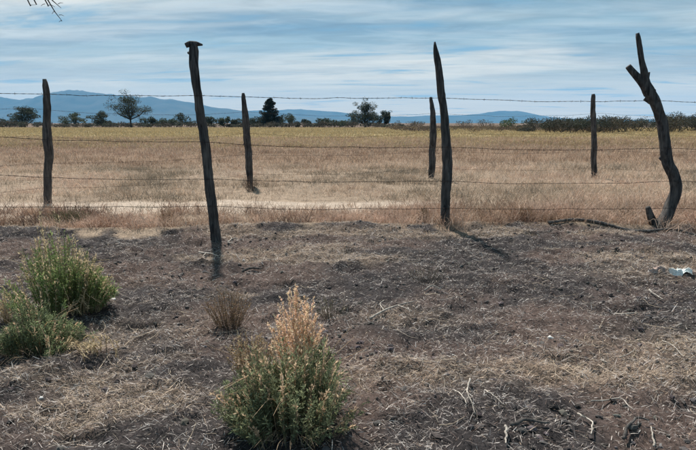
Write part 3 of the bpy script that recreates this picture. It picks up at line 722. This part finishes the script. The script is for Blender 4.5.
put(stick('pair of thin crossing stems right of the straw drift', [(663, 343), (672, 350), (682, 358), (694, 361)], .003, 714, forks=[[(672, 350), (680, 347), (690, 352)]]))
put(stick('long crooked branch half buried under the forked post', [(548, 227), (575, 226), (600, 228), (625, 231), (645, 232), (672, 231), (696, 233)], .020, 715, M_deadbranch, 'fallen_branch', lift=.02))
put(stick('short dark branch lying right of the leaning left post', [(242, 269), (250, 268), (262, 267)], .012, 716, M_deadbranch, 'fallen_branch'))
put(stick('pale root lying against the foot of the leaning left post', [(199, 250), (206, 253), (213, 253.5), (218, 256)], .007, 717, forks=[[(206, 253), (203, 257)]]))
put(stick('pale splintered twig just right of the leaning left post', [(228, 244), (232, 240), (237, 238)], .007, 718, forks=[[(228, 244), (234, 247)], [(232, 240), (230, 236)]]))
put(stick('row of pale bark pieces on the soil left of the long branch', [(425, 293), (432, 291), (441, 292)], .006, 719))

def lump(name, label, cat, c, size, colr, seed, flat=.5, rough=.6):
    rng = np.random.default_rng(seed); nu, nv = 14, 9; u = np.linspace(0, 2 * np.pi, nu, endpoint=False); v = np.linspace(.12, np.pi - .12, nv)
    UU, VV = np.meshgrid(u, v); r = 1 + (fbm(np.cos(UU) * np.sin(VV) * 1.6 + 4, np.sin(UU) * np.sin(VV) * 1.6 + np.cos(VV) * 1.3, seed) - .5) * 2 * rough
    P = np.stack([np.cos(UU) * np.sin(VV) * size[0] * r, np.sin(UU) * np.sin(VV) * size[1] * r, np.cos(VV) * size[2] * r], -1).reshape(-1, 3)
    i = np.arange(nv - 1)[:, None] * nu; j = np.arange(nu)[None, :]; j2 = (j + 1) % nu
    Q = np.stack([i + j, i + nu + j, i + nu + j2, i + j2], -1).reshape(-1, 4)
    top = np.arange(nu)[::-1][None]; mb = MB(); n0 = len(P); P = np.concatenate([P, [[0, 0, size[2]]], [[0, 0, -size[2]]]])
    jj = np.arange(nu); t = np.concatenate([np.stack([np.full(nu, n0), jj, (jj + 1) % nu], 1), np.stack([np.full(nu, n0 + 1), (nv - 1) * nu + (jj + 1) % nu, (nv - 1) * nu + jj], 1)])
    mb.add(P, t, Q, np.asarray(colr)); o = mb.build(name, M_litter, smooth=True); o.location = (c[0], c[1], float(gz(c[0], c[1])) + size[2] * .55)
    return tag(o, label, cat)
lump('white_stone', 'small white stone alone on the dark soil at right', 'stone', at(550, 341), (.014, .012, .010), (.62, .60, .56), 731)
lump('white_stone', 'tiny white stone on the soil at the lower left', 'stone', at(41, 397), (.008, .007, .006), (.6, .58, .55), 732)
lump('pale_stone', 'small pale stone beside the dark branch near the leaning post', 'stone', at(243.5, 259), (.014, .013, .012), (.5, .47, .44), 733)
lump('white_stone', 'little white stone on the soil right of the upright left shrub', 'stone', at(113, 299), (.016, .013, .010), (.55, .52, .5), 734)

def scrap(label, c, L, W, colr, seed, rot):
    """crumpled sheet of plastic with thickness"""
    rng = np.random.default_rng(seed); nu, nv = 26, 10; u = np.linspace(-.5, .5, nu); v = np.linspace(-.5, .5, nv); UU, VV = np.meshgrid(u, v)
    edge = 1 - .5 * np.abs(UU) * 2 * (.5 + fbm(UU * 5 + 9, VV * 0, seed))
    x_ = UU * L; y_ = VV * W * edge + .02 * np.sin(UU * 7)
    z_ = .035 * fbm(UU * 5 + 3, VV * 4 + 2, seed + 1, 3) + .03 * np.exp(-(VV / .2) ** 2) * (.4 + fbm(UU * 6, VV * 3, seed + 2))
    mb = MB(); P = np.stack([x_, y_, z_], -1).reshape(-1, 3)
    i = np.arange(nv - 1)[:, None] * nu; j = np.arange(nu - 1)[None, :]; Q = np.stack([i + j, i + j + 1, i + nu + j + 1, i + nu + j], -1).reshape(-1, 4)
    mb.add(P, None, Q, np.asarray(colr)); o = mb.build('plastic_scrap', M_litter, smooth=False)
    sm = o.modifiers.new('thickness', 'SOLIDIFY'); sm.thickness = .003
    o.location = (c[0], c[1], float(gz(c[0], c[1])) - .008); o.rotation_euler = (0.25, 0, rot); return tag(o, label, 'scrap')
scrap('crumpled white plastic scrap on the soil at the right edge', at(679, 275), .15, .085, (.70, .72, .68), 743, -.15)
scrap('flattened pinkish paper scrap left of the white plastic scrap', at(655, 275), .13, .06, (.36, .27, .23), 742, .2)

# ------------------------------------------------------------------ far trees and bushes
def clump_leaves(mb, cen, rad, n, size, colr, rng):
    """leaf sized faces on and in an ellipsoid"""
    d = unit(rng.normal(size=(n, 3))); r = rng.uniform(.25, 1.0, n) ** .5
    C = cen + d * r[:, None] * rad
    c = np.asarray(colr) * rng.uniform(.55, 1.35, (n, 1)) * (1 + rng.uniform(-.1, .1, (n, 3)))
    leaves(mb, C, d + rng.normal(size=(n, 3)) * .8, size * rng.uniform(.5, 1.3, n), size * .55 * rng.uniform(.6, 1.2, n), c, rng)

def spread_tree(name, label, px, Y, h, w, seed, colr, trunk_h=.32, nl=9, dens=420, flat=.5, size=.28, group='trees at the far edge of the field', lean=0):
    rng = np.random.default_rng(seed); x = (px - CX) / F * Y * 1.0; root = empty(name, (x, Y, -.05), label, 'tree', group)
    tm, cm = MB(), MB(); th = h * trunk_h; r0 = h * .028
    q, r = smooth_path([(0, 0, 0), (lean * .4, 0, th * .5), (lean, 0, th)], 10, [r0 * 1.5, r0, r0 * .9]); tube(tm, q, r, 8, rough=.2, rng=rng)
    for k in range(nl):
        a = 2 * np.pi * k / nl + rng.uniform(-.3, .3); rr = rng.uniform(.35, 1.1) if k % 3 else rng.uniform(.0, .4)
        e = np.array([lean + math.cos(a) * rr * w * .5, math.sin(a) * rr * w * .5, h * (1 - flat * .45 * rr ** 1.5) - h * .12 * rng.uniform(.2, 2.6)])
        s = np.array([lean, 0, th * .95]); m_ = s * .5 + e * .5 + np.array([math.cos(a), math.sin(a), 0]) * w * .04 + [0, 0, -h * .03]
        q, r = smooth_path([s, m_, e], 9, [r0 * .75, r0 * .45, r0 * .15]); tube(tm, q, r, 6, rough=.2, rng=rng)
        for b in range(6):
            f = q[rng.integers(3, 9)]; g = f + rng.normal(size=3) * [w * .10, w * .10, h * .06] + [0, 0, h * .03]
            tube(tm, [f, (f + g) / 2 + [0, 0, .05], g], [r0 * .2, r0 * .14, r0 * .06], 4)
            clump_leaves(cm, g, np.array([w * .11, w * .11, h * .075]) * rng.uniform(.7, 1.2), dens // 6, size * rng.uniform(.6, 1.1), np.asarray(colr) * rng.uniform(.7, 1.35), rng)
        clump_leaves(cm, e, np.array([w * .15, w * .15, h * .09]) * rng.uniform(.75, 1.2), dens // 3, size, colr, rng)
    tm.build('trunk', M_bark, root, smooth=True); cm.build('crown', M_farleaf, root); return root

def conifer(name, label, px, Y, h, w, seed, colr, group='trees at the far edge of the field'):
    rng = np.random.default_rng(seed); root = empty(name, ((px - CX) / F * Y, Y, -.05), label, 'tree', group); tm, cm = MB(), MB()
    tube(tm, np.stack([0 * np.linspace(0, 1, 12), 0 * np.linspace(0, 1, 12), np.linspace(0, h, 12)], 1), np.linspace(h * .03, h * .005, 12), 7, rough=.2, rng=rng)
    for k in range(95):
        z = h * rng.uniform(.06, .98); a = rng.uniform(0, 2 * np.pi); L = w * .5 * (1 - (z / h)) ** .75 * rng.uniform(.65, 1.2) + .15
        b = np.array([0, 0, z]); e = np.array([math.cos(a) * L, math.sin(a) * L, z + L * .18 + rng.normal() * .1])
        tube(tm, [b, (b + e) / 2 + [0, 0, .08], e], [.045, .03, .012], 4)
        for t in (.45, .72, 1.0): clump_leaves(cm, b + (e - b) * t, np.array([.42, .42, .20]) * (.6 + .5 * (1 - z / h)) * h / 7.0, 62, .30, colr, rng)
    tm.build('trunk', M_bark, root, smooth=True); cm.build('crown', M_farleaf, root); return root

def bush(name, label, px, Y, h, w, seed, colr, group, size=.24, dens=900, cat='bush'):
    rng = np.random.default_rng(seed); root = empty(name, ((px - CX) / F * Y, Y, -.03), label, cat, group); tm, cm = MB(), MB()
    nlobe = max(5, int(w * 1.6)); 
    for k in range(nlobe):
        f = rng.uniform(-.5, .5); e = np.array([f * w * .8, rng.normal() * w * .13, h * (1 - 1.5 * f * f) * rng.uniform(.45, .82)])
        tube(tm, [(e[0] * .3, e[1] * .3, 0), (e[0] * .7, e[1] * .7, e[2] * .55), e], [.06, .045, .02], 5)
        clump_leaves(cm, e, np.array([w * .16, w * .14, h * .26]) * rng.uniform(.7, 1.25), dens // nlobe, size, colr, rng)
    tag(tm.build('stem', M_bark, root), kind='stuff'); tag(cm.build('foliage', M_farleaf, root), kind='stuff'); return root

DG = (.058, .070, .046); MG = (.075, .092, .055); OG = (.075, .085, .05)
spread_tree('mesquite_tree', 'bare-limbed spreading tree with a flat open crown, left of the leaning post', 135, 128, 7.8, 10.5, 801, DG, .27, 13, 400, .55)
conifer('dark_conifer', 'dark pointed evergreen tree right of the leaning far post', 272, 128, 6.9, 6.6, 802, (.03, .038, .03))
spread_tree('round_tree', 'rounded dark tree with a shorter companion, left of the middle posts', 365, 128, 6.4, 7.4, 803, DG, .12, 12, 560, .9)
spread_tree('round_tree', 'smaller tree leaning on the right of the rounded dark tree', 384, 131, 4.2, 4.4, 804, DG, .08, 8, 480, .9)
bush('low_bush', 'low bush at the left foot of the rounded dark tree', 352, 126, 3.2, 4.2, 805, MG, 'bushes at the far edge of the field')
spread_tree('round_tree', 'broad dark tree behind the thick leftmost far post', 31, 128, 5.0, 7.6, 806, DG, .12, 11, 560, .9)
bush('dark_bush', 'small dark bush at the far left edge of the field', 9, 130, 2.7, 4.5, 807, DG, 'bushes at the far edge of the field')
spread_tree('small_tree', 'thin dark tree right of the thick far post', 80, 130, 4.0, 6.0, 808, MG, .12, 8, 360, 1.0)
spread_tree('small_tree', 'small dark tree left of the spreading tree', 107, 130, 4.2, 5.6, 809, DG, .10, 9, 420, 1.1)
bl = [('just right of the spreading tree', 153, 2.2, 5), ('third bush right of the spreading tree', 170, 1.7, 4.5), ('left of the leaning near post', 184, 2.2, 4), ('just right of the leaning near post', 214, 2.4, 4.4),
      ('midway between leaning near and far posts', 228, 1.9, 4.2), ('touching the leaning far post', 240, 1.8, 3.4), ('left of the conifer', 256, 1.9, 4), ('right of the conifer', 289, 2.2, 4.2),
      ('second right of the conifer', 304, 1.8, 4.6), ('midway between the conifer and the rounded tree', 320, 1.6, 4.5), ('left of the low bush by the rounded tree', 337, 1.7, 4)]
for k, (w_, px, h, w) in enumerate(bl):
    bush('far_bush', f'small far bush on the field edge, {w_}', px, 126 + (k % 3) * 4, h * (1.15 + .5 * ((k * 7) % 5) / 4), w * (.9 + .5 * ((k * 3) % 4) / 3), 820 + k, [DG, MG, DG][k % 3], 'bushes at the far edge of the field', dens=1300, size=.34)
bl2 = [('right of the smaller round tree', 404, 1.3, 5), ('between the round trees and the thin far post', 419, 1.1, 4), ('right of the middle near post', 462, 1.2, 5), ('left of the green tinged bush', 482, 1.3, 5)]
for k, (w_, px, h, w) in enumerate(bl2):
    bush('low_far_bush', f'low brownish far bush, {w_}', px, 114 + k * 3, h * 1.5, w, 840 + k, (.10, .085, .055), 'bushes at the far edge of the field', dens=420)
bush('green_bush', 'brighter green bush at the left end of the dark brush line', 510, 78, 2.2, 4.0, 850, (.075, .105, .05), None, dens=700)

# the long brush thicket on the right reads as one mass
def thicket(name, label, px0, px1, Y0, Y1, hfun, n, seed, cols, size, dens):
    rng = np.random.default_rng(seed); mb = MB()
    for k in range(n):
        px = rng.uniform(px0, px1); Y = rng.uniform(Y0, Y1); x = (px - CX) / F * Y; h = hfun(px) * rng.uniform(.7, 1.15)
        cc = np.array(cols[rng.integers(len(cols))])
        for s in range(3):
            e = np.array([x + rng.normal() * .6, Y + rng.normal() * .5, h * rng.uniform(.45, .8)])
            tube(mb, [(x, Y, -.02), (x * .4 + e[0] * .6, Y * .4 + e[1] * .6, e[2] * .5), e], [.035, .028, .012], 4, (.08, .065, .05))
            clump_leaves(mb, e, np.array([.75, .6, h * .26]) * rng.uniform(.7, 1.2), dens, size, cc, rng)
        # bare twigs sticking out on top
        for s in range(2):
            b = np.array([x + rng.normal() * .6, Y, h * .5]); e = b + [rng.normal() * .25, rng.normal() * .2, h * rng.uniform(.3, .55)]
            tube(mb, [b, (b + e) / 2 + rng.normal(size=3) * .04, e], [.018, .014, .007], 3, (.09, .075, .06))
    return tag(mb.build(name, M_farleaf), label, 'brush', kind='stuff')
thicket('brush_thicket', 'long band of dark scrubby brush behind the right half of the field', 515, 1000, 56, 72, lambda p_: 1.85 + .25 * math.sin(p_ * .021) - (.8 if p_ < 530 else 0), 230, 861,
        [(.05, .058, .042), (.065, .062, .045), (.045, .05, .04), (.085, .075, .055)], .17, 110)
thicket('low_scrub', 'low brown scrub along the back of the field in the centre', 390, 620, 60, 110, lambda p_: .62, 150, 862, [(.15, .11, .08), (.12, .09, .07), (.17, .13, .08)], .16, 60)
thicket('field_edge_scrub', 'low dark purple-brown scrub along the back edge of the field on the left', -200, 400, 116, 138, lambda p_: 1.25 + .5 * math.sin(p_ * .06) * math.sin(p_ * .017 + 1), 300, 863, [(.075, .07, .055), (.06, .07, .05), (.085, .075, .055)], .3, 40)

# ------------------------------------------------------------------ bare tree left of the view, one limb hanging into the picture
def bare_tree():
    rng = np.random.default_rng(901); Yt = 3.3; base = np.array([-3.9, Yt + .2, 0.0]); base[2] = float(gz(base[0], base[1]))
    root = empty('bare_tree', base, 'bare tree whose drooping twig tips hang into the top left corner', 'tree'); tm, bm = MB(), MB()
    top = np.array([.15, -.1, 2.2])
    q, r = smooth_path([(0, 0, -.1), (.06, 0, .9), (-.05, 0, 1.6), top], 22, [.12, .095, .08, .06]); tube(tm, q, r, 12, rough=.25, rng=rng)
    T1 = pt(47, -4, Yt) - base; T2 = pt(30, -5, Yt) - base
    for (e, r0) in ((np.array([1.0, -.2, 3.3]), .04), (np.array([-1.0, .3, 3.4]), .045), (np.array([.1, .8, 3.5]), .04)):
        q, r = smooth_path([top - [0, 0, .15], (top + e) / 2 + [0, 0, .12], e], 14, [r0, r0 * .7, r0 * .3]); tube(bm, q, r, 8, rough=.2, rng=rng)
        for k in range(12):
            f = q[rng.integers(5, 14)]; g = f + rng.normal(size=3) * [.3, .3, .22] + [0, 0, .12]
            tube(bm, [f, (f + g) / 2 + rng.normal(size=3) * .04, g], [.009, .006, .0025], 5)
    A = np.array([1.0, -.2, 3.3])
    def hang(pxs, r0):
        P = [A * .8 + top * .2, (A + (pt(*pxs[0], Yt) - base)) / 2 + [0, 0, .18]] + [pt(a, b, Yt) - base for a, b in pxs]
        q, r = smooth_path(P, 30, np.linspace(r0 * 1.4, r0 * .3, len(P))); tube(bm, q, r, 6, rough=.2, rng=rng); return q
    for pxs in ([(41, -8), (43, 1), (47, 6)], [(44, -6), (49, 2), (53, 10), (59, 15), (62, 21)], [(50, -7), (52, 0), (57, 3), (61, 8)], [(29, -10), (31, 0), (30, 5)], [(24, -8), (26, 1), (31, 5)]): hang(pxs, .0045)
    for (a, b) in (((49, 5), (55, 7)), ((55, 11), (52, 14)), ((45, 4), (41, 6)), ((58, 4), (63, 3)), ((59, 15), (64, 16)), ((62, 21), (59, 22))):
        tube(bm, [pt(*a, Yt) - base, (pt(*a, Yt) + pt(*b, Yt)) / 2 - base + [0, 0, .004], pt(*b, Yt) - base], [.002, .0016, .001], 4)
    tm.build('trunk', M_bark, root, smooth=True); bm.build('branch', M_bark, root, smooth=True)
bare_tree()

# ------------------------------------------------------------------ haze: even air that fades the mountains
hb = MB(); a, z0, z1 = 13200.0, -2.0, 660.0
hb.add([(-a, -a, z0), (a, -a, z0), (a, a, z0), (-a, a, z0), (-a, -a, z1), (a, -a, z1), (a, a, z1), (-a, a, z1)], None,
       [(0, 3, 2, 1), (4, 5, 6, 7), (0, 1, 5, 4), (1, 2, 6, 5), (2, 3, 7, 6), (3, 0, 4, 7)])
hm_ = bpy.data.materials.new('haze'); hm_.use_nodes = True; ht = hm_.node_tree; ht.nodes.clear()
ho = ht.nodes.new('ShaderNodeOutputMaterial'); pv = ht.nodes.new('ShaderNodeVolumePrincipled')
pv.inputs['Color'].default_value = (0.20, 0.58, 1.0, 1); pv.inputs['Density'].default_value = 0.000068; pv.inputs['Anisotropy'].default_value = 0.0
ht.links.new(pv.outputs[0], ho.inputs['Volume'])
tag(hb.build('haze', hm_), 'thin blue air haze over the whole plain', 'haze', kind='stuff')
